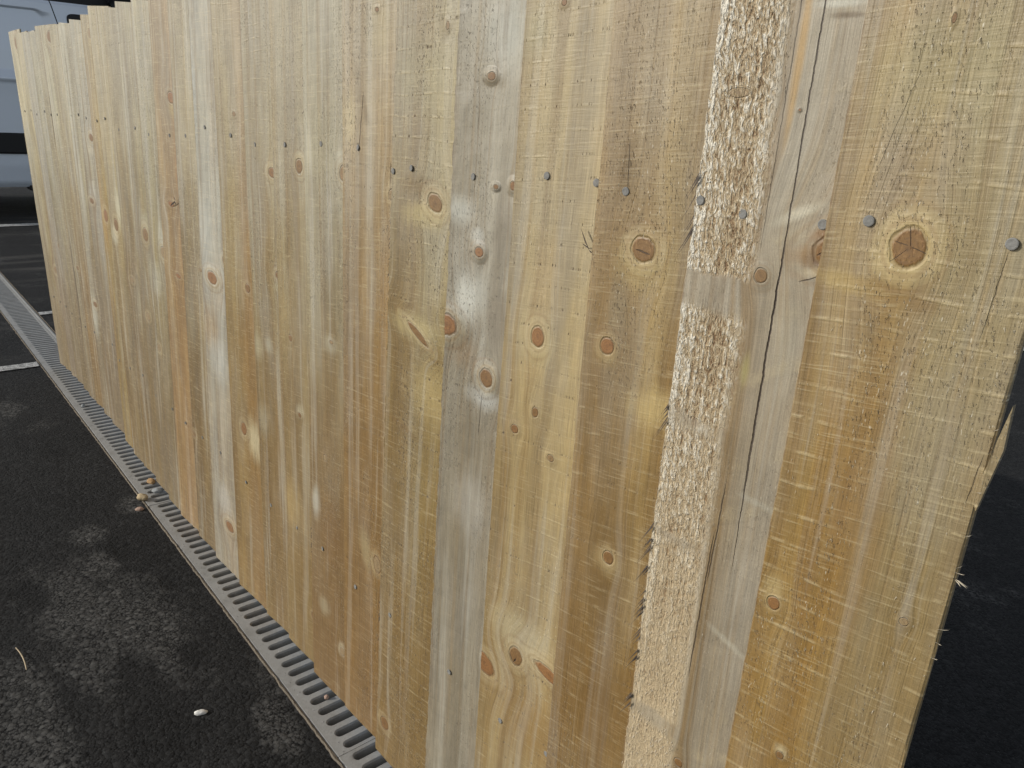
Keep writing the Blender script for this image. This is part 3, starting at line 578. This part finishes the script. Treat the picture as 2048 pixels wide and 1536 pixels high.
def make_board(i, to_local):
    xt, xb, zb, zt = EDGES[i]
    nxt = EDGES[i+1] if i+1 < NB else None
    exp = max(nxt[0]-xt, nxt[1]-xb) if nxt else .1235
    w = exp + .018 if nxt else .1235
    H = zt - zb; rnd = random.Random(i*13+5)
    ns = 300 if i >= 20 else 120
    rag = .0005 + (.0016 if i in (22, 23) else 0) + (.0007 if i in (20, 26) else 0)
    cup = (.0030 if rnd.random() < .5 else -.0026)*rnd.uniform(.5, 1.0) * (.4 if i >= NB-3 else 1)
    bm = bmesh.new(); prev = None
    us = [0.0, .0012, .012, .03, .05, .07, .09, w-.0012, w]; us = [q for q in us if q <= w]
    def ring(v, k):
        jl = rag*(mnoise.noise((v*140, i*7.1, 0))+.9*mnoise.noise((v*38, i*3.3, 2)))
        jr = .0005*mnoise.noise((v*90, i*5.7, 5)) + (.0011*mnoise.noise((v*22, 1, 3)) if i == NB-1 else 0)
        fr = []
        for q in us:
            s = 0 if 0 < q < w else 1
            uu = q + (jl if q < .002 else 0) + (jr if q > w-.002 else 0)
            bow = .0012*mnoise.noise((q*9, v*4.0, i*2.9)) + cup*(1-(2*q/w-1)**2)
            y = yfront(q) + bow + (.0010 if s else 0)
            fr.append(bm.verts.new((uu, y, v)))
        bk_ = [bm.verts.new((q, yback(q), v)) for q in (w, w*.5, 0.0)]
        return fr + bk_
    for k in range(ns+1):
        c = ring(H*k/ns, k)
        if k in (0, ns):
            c2 = [Vector(a.co) for a in c]
            for a in c: a.co.z += .0006*mnoise.noise((a.co.x*200, i, k))
        if prev:
            M = len(c)
            for a in range(M): bm.faces.new((prev[a], prev[(a+1) % M], c[(a+1) % M], c[a]))
        else: bm.faces.new(list(reversed(c)))
        prev = c
    bm.faces.new(prev)
    bmesh.ops.recalc_face_normals(bm, faces=bm.faces)
    # lifted fibres: thin tapering slivers rooted in the face
    def sliver(u, v, ln, wd, out, lean, mi, droop=-1):
        y0 = yfront(u) + cup*(1-(2*u/w-1)**2) - .0002
        a, b = bm.verts.new((u-wd/2, y0+.0006, v)), bm.verts.new((u+wd/2, y0+.0006, v))
        m1 = bm.verts.new((u+lean*.5-wd*.3, y0-out*.45, v+droop*ln*.55)); m2 = bm.verts.new((u+lean*.5+wd*.3, y0-out*.45-.0002, v+droop*ln*.55))
        t = bm.verts.new((u+lean, y0-out, v+droop*ln))
        for f in ((a, b, m2, m1), (m1, m2, t)):
            bm.faces.new(f).material_index = mi
    if i == 26:
        bands = [(.842, .868), (.742, .753), (.640, .645), (.448, .462)]
        for k in range(3000):
            v = rnd.uniform(.35, H-.001); u = rnd.random()**.9*.050*(1 if v < .8 else 1.15)
            zz = v + zb
            if any(b0-.004 < zz+.1*u < b1+.002 for b0, b1 in bands): continue
            sliver(u, v, rnd.uniform(.0014, .0040), rnd.uniform(.0002, .0006), rnd.uniform(.0003, .0012), rnd.gauss(-.0004, .0007), 2 if rnd.random() < .45 else 0, rnd.choice((-1, -1, 1)))
    amount = {27: 420, 25: 120, 24: 70, 23: 520, 22: 420, 21: 160, 20: 120, 18: 200, 17: 60, 16: 60, 13: 90, 9: 120}.get(i, 40)
    for k in range(amount):
        v = rnd.uniform(.02, H-.004); u = rnd.uniform(.002, exp-.002)
        if mnoise.noise((u*20, v*5, i*4.4)) < -.1: continue
        sliver(u, v, rnd.uniform(.001, .0035), rnd.uniform(.0002, .0005), rnd.uniform(.0002, .0009), rnd.gauss(0, .0008), 2, rnd.choice((-1, 1)))
    if i == 26:                                           # dark peeling shreds along the left arris
        for (zc, m) in ((.925, 3), (.895, 6), (.742, 6), (.640, 3), (.615, 5), (.590, 4), (.565, 4), (.545, 4), (.525, 4), (.505, 4), (.452, 6)):
            for k in range(m):
                u, v = to_local(2.7925, zc+rnd.uniform(-.010, .008))
                u = rnd.uniform(-.0002, .0012)
                y0 = yfront(0)+rnd.uniform(.0004, .004); ln = rnd.uniform(.013, .028); wd = rnd.uniform(.0007, .0016)
                p = [(u+.001, y0-.003, v), (u+.001, y0-.003, v-wd*2.6), (u-ln*.26, y0-.0025, v-ln*.62), (u-ln*.24, y0-.0022, v-ln*.55), (u-ln*.46, y0-.0045, v-ln)]
                vs = [bm.verts.new(q) for q in p]
                bm.faces.new((vs[0], vs[1], vs[2], vs[3])).material_index = 1
                bm.faces.new((vs[3], vs[2], vs[4])).material_index = 1
    for (bi, x, z, dx, dz, wd) in ((24, 2.668, .872, .016, -.020, .0009), (24, 2.672, .858, .012, -.003, .0007), (24, 2.680, .853, .006, -.001, .0009), (14, 1.533, .772, -.030, -.016, .0016), (14, 1.533, .772, .012, -.006, .0014), (14, 1.535, .776, -.006, .004, .0016)):
        if bi == i:
            u, v = to_local(x, z); y0 = yfront(u)-.0035
            vs = [bm.verts.new(q) for q in ((u, y0+.001, v-wd), (u, y0, v+wd), (u+dx*.55, y0-.0012, v+dz*.5+wd*.6), (u+dx, y0, v+dz), (u+dx*.5, y0-.0004, v+dz*.55-wd*.6))]
            bm.faces.new(vs).material_index = 1
    if i in (20, 22):
        for k in range(14):
            u, v = rnd.uniform(-.0005, .001), rnd.choice((rnd.uniform(.75, .83), rnd.uniform(.2, .3)) if i == 22 else (rnd.uniform(.93, 1.05), rnd.uniform(.25, .3)))
            y0 = yfront(0)+.001; ln = rnd.uniform(.004, .010)
            vs = [bm.verts.new(q) for q in ((u, y0, v), (u+.0012, y0-.0008, v-ln*.5), (u-.0012, y0-.0016, v-ln))]
            bm.faces.new(vs).material_index = 1
    if i == NB-1:                                         # splinters off the free edge
        def spl(x, z, dx, dz, dy, wd, mi):
            u, v = to_local(x, z)
            p = [(u-.0015, .003, v-wd), (u-.0015, .001, v+wd), (u+dx*.55, .002+dy*.5, v+dz*.5+wd*.6), (u+dx*.5, .002+dy*.5, v+dz*.5-wd*.6), (u+dx, .002+dy, v+dz)]
            vs = [bm.verts.new(q) for q in p]
            for f in ((vs[0], vs[1], vs[2], vs[3]), (vs[3], vs[2], vs[4])): bm.faces.new(f).material_index = mi
        loop = ((3.0155, .758), (3.0205, .748), (3.0235, .770), (3.0262, .790), (3.0250, .818), (3.0218, .795), (3.0204, .778))
        fr = [bm.verts.new((to_local(x, z)[0], .0030-.0012*k/6, to_local(x, z)[1])) for k, (x, z) in enumerate(loop)]
        bk_ = [bm.verts.new((q.co.x, q.co.y+.004, q.co.z)) for q in fr]
        bm.faces.new(fr); bm.faces.new(bk_[::-1])
        for k in range(7): bm.faces.new((fr[k], bk_[k], bk_[(k+1) % 7], fr[(k+1) % 7]))
        for (x, z, dx, dz) in ((3.02, .700, .0075, -.001), (3.02, .7045, .005, .002), (3.02, .707, .003, .007), (3.019, .6615, .0060, .0048), (3.02, .652, .003, .001), (3.02, .640, .003, .002), (3.02, .80, .002, .004), (3.02, .73, .003, .004), (3.02, .76, .002, .002)):
            spl(x, z, dx, dz, -.002, .0004, 2)
        for k in range(5): spl(3.0195, .7005, rnd.uniform(.004, .009), rnd.uniform(-.003, .001), rnd.uniform(-.003, 0), .0005, 2)
    return bm, exp, H, (cup, w)

NAILS_T = [(.02, .905), (.115, .91), (.215, .90), (.335, .912), (.43, .905), (.53, .908), (.676, .911), (.765, .915), (.863, .909), (.989, .906), (1.068, .914), (1.168, .893), (1.307, .902),
           (1.407, .893), (1.525, .897), (1.626, .901), (1.733, .92), (1.849, .912), (1.952, .903), (2.066, .909), (2.178, .916), (2.278, .917), (2.360, .896), (2.399, .902),
           (2.51, .902), (2.62, .912), (2.679, .911), (2.72, .908), (2.796, .909), (2.831, .903), (2.890, .903), (2.924, .91), (3.003, .907)]
NAILS_B = [(2.98, .28), (2.90, .277), (2.80, .281), (2.72, .279), (2.671, .282), (2.597, .278), (2.492, .279), (2.45, .28), (2.351, .285), (2.251, .277), (2.142, .289), (2.045, .282), (1.931, .274), (1.81, .27),
           (1.678, .283), (1.57, .278), (1.454, .272), (1.372, .28), (1.25, .276), (1.133, .294), (1.03, .285), (.93, .28), (.834, .3), (.737, .296), (.62, .285), (.52, .28), (.43, .285), (.33, .28), (.24, .285), (.14, .28), (.05, .28)]
def nail_mesh(seed):
    rn = random.Random(seed); bm = bmesh.new(); r = .0036; K = 20
    prof = [(.0012, .006), (.0012, .0), (r*.93, -.0001), (r, -.0004), (r*.96, -.0009), (r*.80, -.00115), (r*.4, -.00112+rn.uniform(-.0002, .0002))]
    rings = []
    for (pr, py) in prof:
        rings.append([bm.verts.new((pr*math.cos(2*math.pi*k/K)*(1+.03*rn.uniform(-1, 1)), py+rn.uniform(-.00004, .00004), pr*math.sin(2*math.pi*k/K))) for k in range(K)])
    for a, b in zip(rings, rings[1:]):
        for k in range(K): bm.faces.new((a[k], a[(k+1) % K], b[(k+1) % K], b[k]))
    bm.faces.new(rings[-1]); bmesh.ops.recalc_face_normals(bm, faces=bm.faces); return bm
nail_src = []
for s in range(3):
    bm = nail_mesh(s); me = bpy.data.meshes.new("nail"); bm.to_mesh(me); bm.free(); me.materials.append(NAIL)
    nail_src.append(me)

frames = []
for i in range(NB):
    xt, xb, zb, zt = EDGES[i]; th = math.atan((xt-xb)/1.14); c, s = math.cos(th), math.sin(th)
    def to_local(x, z, xb=xb, zb=zb, c=c, s=s):
        dx, dz = x-xb, z-zb
        return dx*c - dz*s, dx*s + dz*c
    kn = []
    for k in KN.get(i, []):
        u, v = to_local(k[0], k[1]); kn.append((u, v, k[2], k[3], k[4], (k[5] if len(k) > 5 else 0)))
    cr = []
    for (x0, z0, x1, z1, w, d) in CR.get(i, []):
        a, b = to_local(x0, z0), to_local(x1, z1); cr.append((a[0], a[1], b[0], b[1], w, d))
    p = dict(TONES[i])
    if 'rough' in p: p['rough'] = (p['rough'][0], p['rough'][1], [(b0-zb, b1-zb) for b0, b1 in p['rough'][2]])
    sn = []
    for (x, z, ru, rv, rot, rgb, al) in STAIN_SHINE.get(i, []):
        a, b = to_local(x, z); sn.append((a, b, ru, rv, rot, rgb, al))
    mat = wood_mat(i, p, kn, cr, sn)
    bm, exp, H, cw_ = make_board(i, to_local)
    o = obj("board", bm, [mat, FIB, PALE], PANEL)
    o.location = (xb-1.5, 0, zb); o.rotation_euler = (0, th, 0)
    frames.append((o, to_local, exp, cw_))
frames[26][0]["label"] = "board with torn furry pale grain and a long black crack"
frames[27][0]["label"] = "golden end board with the largest round knot"
frames[23][0]["label"] = "silver-grey board with an orange knot at its edge"
frames[14][0]["label"] = "orange-brown board"
rn = random.Random(3)
for (x, z) in NAILS_T + NAILS_B:
    for i in range(NB-1, -1, -1):
        o, tl, exp, (cup, w) = frames[i]; u, v = tl(x, z)
        if u > -.0005: break
    u = max(u, .0045); 
    nl = bpy.data.objects.new("nail", rn.choice(nail_src)); S.collection.objects.link(nl); nl.parent = o
    pop = rn.choice((-.0006, -.0005, -.0004, -.0003, 0)) if (x, z) != (2.679, .911) else .0016
    nl.location = (u, yfront(u)+cup*(1-(2*u/w-1)**2)+.0004-pop-.0006, v); nl.rotation_euler = (rn.gauss(0, .06), rn.uniform(0, 6.28), rn.gauss(0, .06))
RAIL = wood_mat(40, dict(TONES[13]), [], [])
for zc in (.28, .907):
    bm = bmesh.new(); box(bm, 0, 2.98, 0, .034, -.032, .032, .002)
    r = obj("rail", bm, RAIL, PANEL); r.location = (-1.478, .0135, zc)

# ------------------------------------------------------------------ loose bits on the ground
def pebble(name, loc, sx, sy, sz, mat, label, cat, seed, rot=0):
    bm = bmesh.new(); bmesh.ops.create_icosphere(bm, subdivisions=3, radius=1)
    for v in bm.verts:
        d = 1 + .28*mnoise.noise(v.co*1.3+Vector((seed, 0, 0))) + .10*mnoise.noise(v.co*4+Vector((0, seed, 0)))
        v.co = Vector((v.co.x*sx, v.co.y*sy, v.co.z*sz))*d
    o = obj(name, bm, mat, smooth=True); o.location = loc; o.rotation_euler = (0, 0, rot)
    return tag(o, label, cat)
STONE = plain("tan_stone", (.44, .34, .20, 1), .85, 0, .3, 0, .35, 120.0, .002)
PINK = plain("pink_stone", (.38, .26, .20, 1), .85, 0, .3, 0, .3, 150.0, .001)
ORNG = plain("orange_stone", (.40, .25, .12, 1), .85, 0, .3, 0, .3, 150.0, .001)
GREYS = plain("grey_stone", (.30, .31, .31, 1), .85, 0, .3, 0, .3, 150.0, .001)
CHIP = plain("white_chip", (.78, .76, .70, 1), .7, 0, .3, 0, .15, 300.0, .001)
pebble("pebble", (1.236, -.058, .0085), .016, .009, .009, STONE, "large tan pebble lying across the near rim of the drain grate", "pebble", 1.0, .5)
pebble("pebble", (1.285, -.078, .002), .010, .007, .005, PINK, "small pinkish pebble on the tarmac beside the tan one", "pebble", 2.0, 1.0)
pebble("pebble", (1.150, -.012, .005), .013, .009, .007, ORNG, "orange-brown pebble on the grate bars close to the fence foot", "pebble", 3.0, .3)
pebble("pebble", (1.212, -.016, .004), .012, .009, .006, GREYS, "pale grey pebble on the grate between the tan pebble and the fence", "pebble", 4.0, .8)
pebble("pebble", (2.150, -.010, .003), .0045, .004, .0035, PINK, "tiny pinkish pebble on the grate under the nearer boards", "pebble", 5.0)
pebble("stone_chip", (2.058, -.192, .001), .0105, .0048, .004, CHIP, "bright white chip lying alone on the dark tarmac", "stone chip", 6.0, 1.15)
pebble("pebble", (.47, -.03, .004), .006, .006, .005, GREYS, "small pale pebble on the distant grate bars", "pebble", 7.0)
bm = bmesh.new(); prev = None
for k in range(9):
    t = k/8; c = Vector((1.705+.08*t, -.403+.004*t+.003*math.sin(3*t), .004+.003*math.sin(2.5*t)))
    r = .0011*(1-.5*abs(t-.5)); q = [bm.verts.new(c+Vector((0, r*math.cos(a), r*math.sin(a)))) for a in (0, 1.57, 3.14, 4.71)]
    if prev:
        for a in range(4): bm.faces.new((prev[a], prev[(a+1) % 4], q[(a+1) % 4], q[a]))
    prev = q
STRAW = plain("dry_stem", (.42, .34, .22, 1), .7, 0, .3)
tag(obj("dry_stem", bm, STRAW), "thin dry straw-coloured stem lying on the tarmac", "stem")

# ------------------------------------------------------------------ the van
VAN = empty("van", (-5.35, 1.55, 0))
tag(VAN, "silver-blue panel van with a black rubbing strip parked beyond the far end of the fence", "van")
PAINT = plain("van_paint", (.76, .82, .90, 1), .34, .12, .5, .9, .03, 6.0)
BLACK = plain("black_trim", (.012, .012, .013, 1), .5, 0, .4)
GLASS = plain("tinted_glass", (.012, .018, .028, 1), .06, 0, .6)
RUB = plain("tyre_rubber", (.018, .018, .018, 1), .8, 0, .3)
RIMM = plain("wheel_steel", (.30, .31, .32, 1), .4, .8, .5)
CX, CY = -5.35, 1.55
PROF = [(.23, .855), (.27, .885), (.40, .905), (.60, .912), (.95, .915), (1.045, .918), (1.062, .930), (1.078, .930), (1.095, .916), (1.30, .908), (1.50, .892), (1.62, .880), (1.655, .876), (1.662, .868), (1.80, .835), (2.00, .775), (2.10, .70), (2.15, .56), (2.17, .30), (2.175, 0)]
def half(z):
    for (z0, h0), (z1, h1) in zip(PROF, PROF[1:]):
        if z0 <= z <= z1: return h0+(h1-h0)*(z-z0)/(z1-z0)
    return PROF[-1][1] if z > 2 else PROF[0][1]
def sst(a, b, x):
    t = max(0, min(1, (x-a)/(b-a))); return t*t*(3-2*t)
def dent(Y, z):
    """the pressed-in load panel with a rounded upper corner"""
    y0, y1, z0, z1, rr = -.30, .945, 1.12, 1.600, .10
    dx = max(y0+rr-Y, 0, Y-(y1-rr)); dz = max(z0+rr-z, 0, z-(z1-rr))
    d = math.hypot(dx, dz) - rr
    return .018*sst(.006, -.010, d)
YR, YF = -.45, 3.55
def seam_y(z): return 1.005 - .22*(z-1.53) if z > 1.2 else 1.078
def side_pt(Y, z, sgn):
    h = half(z)
    tail = 1 - .10*sst(-.30, YR, Y); nose = 1 - .16*sst(3.0, YF, Y)
    return CX + sgn*(h*tail*nose - dent(Y, z)), Y, z
def roof(Y):
    if Y < 2.1: return 2.175
    if Y < 2.95: return 2.175-.90*(Y-2.1)/.85
    return 1.275-.28*((Y-2.95)/.6)**1.5
zs = [.23+.02*k for k in range(0, 98)]; zs = sorted(set([round(z, 3) for z in zs if z < 2.12] + [1.045, 1.053, 1.062, 1.078, 1.087, 1.095, 1.655, 1.662, 2.10, 2.15, 2.17, 2.175] + [1.585+.004*k for k in range(8)]))
def skin(bm, ys, sgn, zlim=(0, 9)):
    cols = []
    for Y in ys:
        col = []
        for z in zs:
            rz = roof(Y if not callable(Y) else Y(z))
            zz = min(z, rz); Yv = Y(z) if callable(Y) else Y
            x, y_, z_ = side_pt(Yv, zz, sgn)
            if z > rz:
                x = CX + sgn*half(min(2.175, z+(2.175-rz)*.999)) * .9 if z > rz+.05 else x
            col.append(bm.verts.new((x-CX, y_-CY, zz)))
        cols.append(col)
    for a, b in zip(cols, cols[1:]):
        for k in range(len(zs)-1):
            f = (a[k], b[k], b[k+1], a[k+1])
            try: bm.faces.new(f if sgn > 0 else f[::-1])
            except ValueError: pass
    return cols
bm = bmesh.new()
ysA = [YR+.0125*k for k in range(int((.93-YR)/.0125))]
near_seam = [lambda z: seam_y(z)-.035, lambda z: seam_y(z)-.012, lambda z: seam_y(z)-.004]
colsA = skin(bm, ysA + near_seam, 1)
ysAll = [YR+.05*k for k in range(int((YF-YR)/.05)+1)]
colsB = skin(bm, ysAll, -1)
# tail and nose caps, floor
for cA, cB, fl in ((colsA[0], colsB[0], 1),):
    for k in range(len(zs)-1):
        bm.faces.new((cB[k], cA[k], cA[k+1], cB[k+1]))
bmesh.ops.remove_doubles(bm, verts=bm.verts, dist=1e-5)
body = obj("body", bm, PAINT, VAN, smooth=True)
bm = bmesh.new()
ysD = [lambda z: seam_y(z)+.004, lambda z: seam_y(z)+.012, lambda z: seam_y(z)+.035] + [1.13+.02*k for k in range(int((2.14-1.13)/.02))]
skin(bm, ysD, 1); bmesh.ops.remove_doubles(bm, verts=bm.verts, dist=1e-5)
door = obj("front_door", bm, PAINT, VAN, smooth=True)
bm = bmesh.new(); cw = skin(bm, [2.145+.05*k for k in range(int((YF-2.145)/.05)+1)], 1)
for k in range(len(zs)-1): bm.faces.new((cw[-1][k], bm.verts.new((-cw[-1][k].co.x, cw[-1][k].co.y, cw[-1][k].co.z)), bm.verts.new((-cw[-1][k+1].co.x, cw[-1][k+1].co.y, cw[-1][k+1].co.z)), cw[-1][k+1]))
bmesh.ops.remove_doubles(bm, verts=bm.verts, dist=1e-5)
obj("front_wing", bm, PAINT, VAN, smooth=True)
bm = bmesh.new(); box(bm, -.80, .80, YR-CY+.05, YF-CY-.1, .24, .30); box(bm, -.865, .865, -.62, .62, .30, 2.05)
obj("underbody", bm, BLACK, VAN)
# rubbing strip, sill, handle, window, mirror
def strip_on_side(z0, z1, Y0, Y1, t, bev=.006):
    bm = bmesh.new(); prev = None; N = 60
    for k in range(N+1):
        Y = Y0+(Y1-Y0)*k/N
        ring = []
        for (z, o) in ((z0, -.02), (z0, t*.6), (z0+bev, t), (z1-bev, t), (z1, t*.6), (z1, -.02)):
            x = side_pt(Y, z, 1)[0]; ring.append(bm.verts.new((x-CX+o, Y-CY, z)))
        if prev:
            for a in range(5): bm.faces.new((prev[a], ring[a], ring[a+1], prev[a+1]))
        else: bm.faces.new(ring[::-1])
        prev = ring
    bm.faces.new(prev); bmesh.ops.recalc_face_normals(bm, faces=bm.faces); return bm
obj("rubbing_strip", strip_on_side(.497, .660, YR+.1, 3.3, .022, .012), BLACK, VAN)
bm = bmesh.new(); box(bm, .70, .868, -.9, .9, .20, .245, .008); obj("sill_trim", bm, BLACK, VAN)
hx = side_pt(1.15, 1.56, 1)[0]-CX
bm = bmesh.new()
r = bmesh.ops.create_uvsphere(bm, u_segments=32, v_segments=16, radius=1)
for v in r['verts']:
    f = lambda q, e: math.copysign(abs(q)**e, q)
    v.co = Vector((hx+.010*v.co.x+.004, 1.165-CY+.085*f(v.co.y, .6), 1.545+.050*f(v.co.z, .6)))
obj("door_handle", bm, BLACK, door, smooth=True)
bm = bmesh.new(); cols = []
for k in range(25):
    Y = 1.09+.96*k/24; col = []
    for j in range(11):
        z = 1.695+.34*j/10; z = min(z, roof(Y)-.09)
        yy = Y if z < 1.75 else Y
        col.append(bm.verts.new((side_pt(yy, z, 1)[0]-CX+.004, yy-CY, z)))
    cols.append(col)
for a, b in zip(cols, cols[1:]):
    for j in range(10): bm.faces.new((a[j], b[j], b[j+1], a[j+1]))
obj("window", bm, GLASS, door, smooth=True)
mi = empty("door_mirror"); mi.parent = VAN
bm = bmesh.new(); r = bmesh.ops.create_uvsphere(bm, u_segments=28, v_segments=16, radius=1)
for v in r['verts']:
    f = lambda q, e: math.copysign(abs(q)**e, q)
    v.co = Vector((.985+.115*f(v.co.x, .7), 1.50-CY+.095*f(v.co.y, .7)+.03*v.co.x, 1.80+.15*f(v.co.z, .6)))
obj("mirror_housing", bm, BLACK, mi, smooth=True)
bm = bmesh.new(); box(bm, .82, .90, 1.40-CY, 1.47-CY, 1.70, 1.76, .01); obj("mirror_arm", bm, BLACK, mi)
for (sx, yy) in ((1, .0), (1, 2.75), (-1, .0), (-1, 2.75)):
    w = empty("wheel", (sx*.80, yy-CY, .31)); w.parent = VAN
    bm = bmesh.new(); K = 40
    prof = [(.20, -.09), (.27, -.10), (.302, -.085), (.31, -.05), (.31, .05), (.302, .085), (.27, .10), (.20, .09)]
    rg = [[bm.verts.new((q[1], q[0]*math.cos(2*math.pi*k/K), q[0]*math.sin(2*math.pi*k/K))) for k in range(K)] for q in prof]
    for a, b in zip(rg, rg[1:]+rg[:1]):
        for k in range(K): bm.faces.new((a[k], b[k], b[(k+1) % K], a[(k+1) % K]))
    bmesh.ops.recalc_face_normals(bm, faces=bm.faces); obj("tyre", bm, RUB, w, smooth=True)
    bm = bmesh.new(); bmesh.ops.create_cone(bm, cap_ends=True, segments=K, radius1=.205, radius2=.16, depth=.10, matrix=Matrix.Rotation(math.pi/2*sx, 4, 'Y'))
    obj("rim", bm, RIMM, w)
bm = bmesh.new(); box(bm, -.72, .72, YR-CY-.10, YR-CY+.03, .35, .55, .02); obj("rear_bumper", bm, BLACK, VAN)
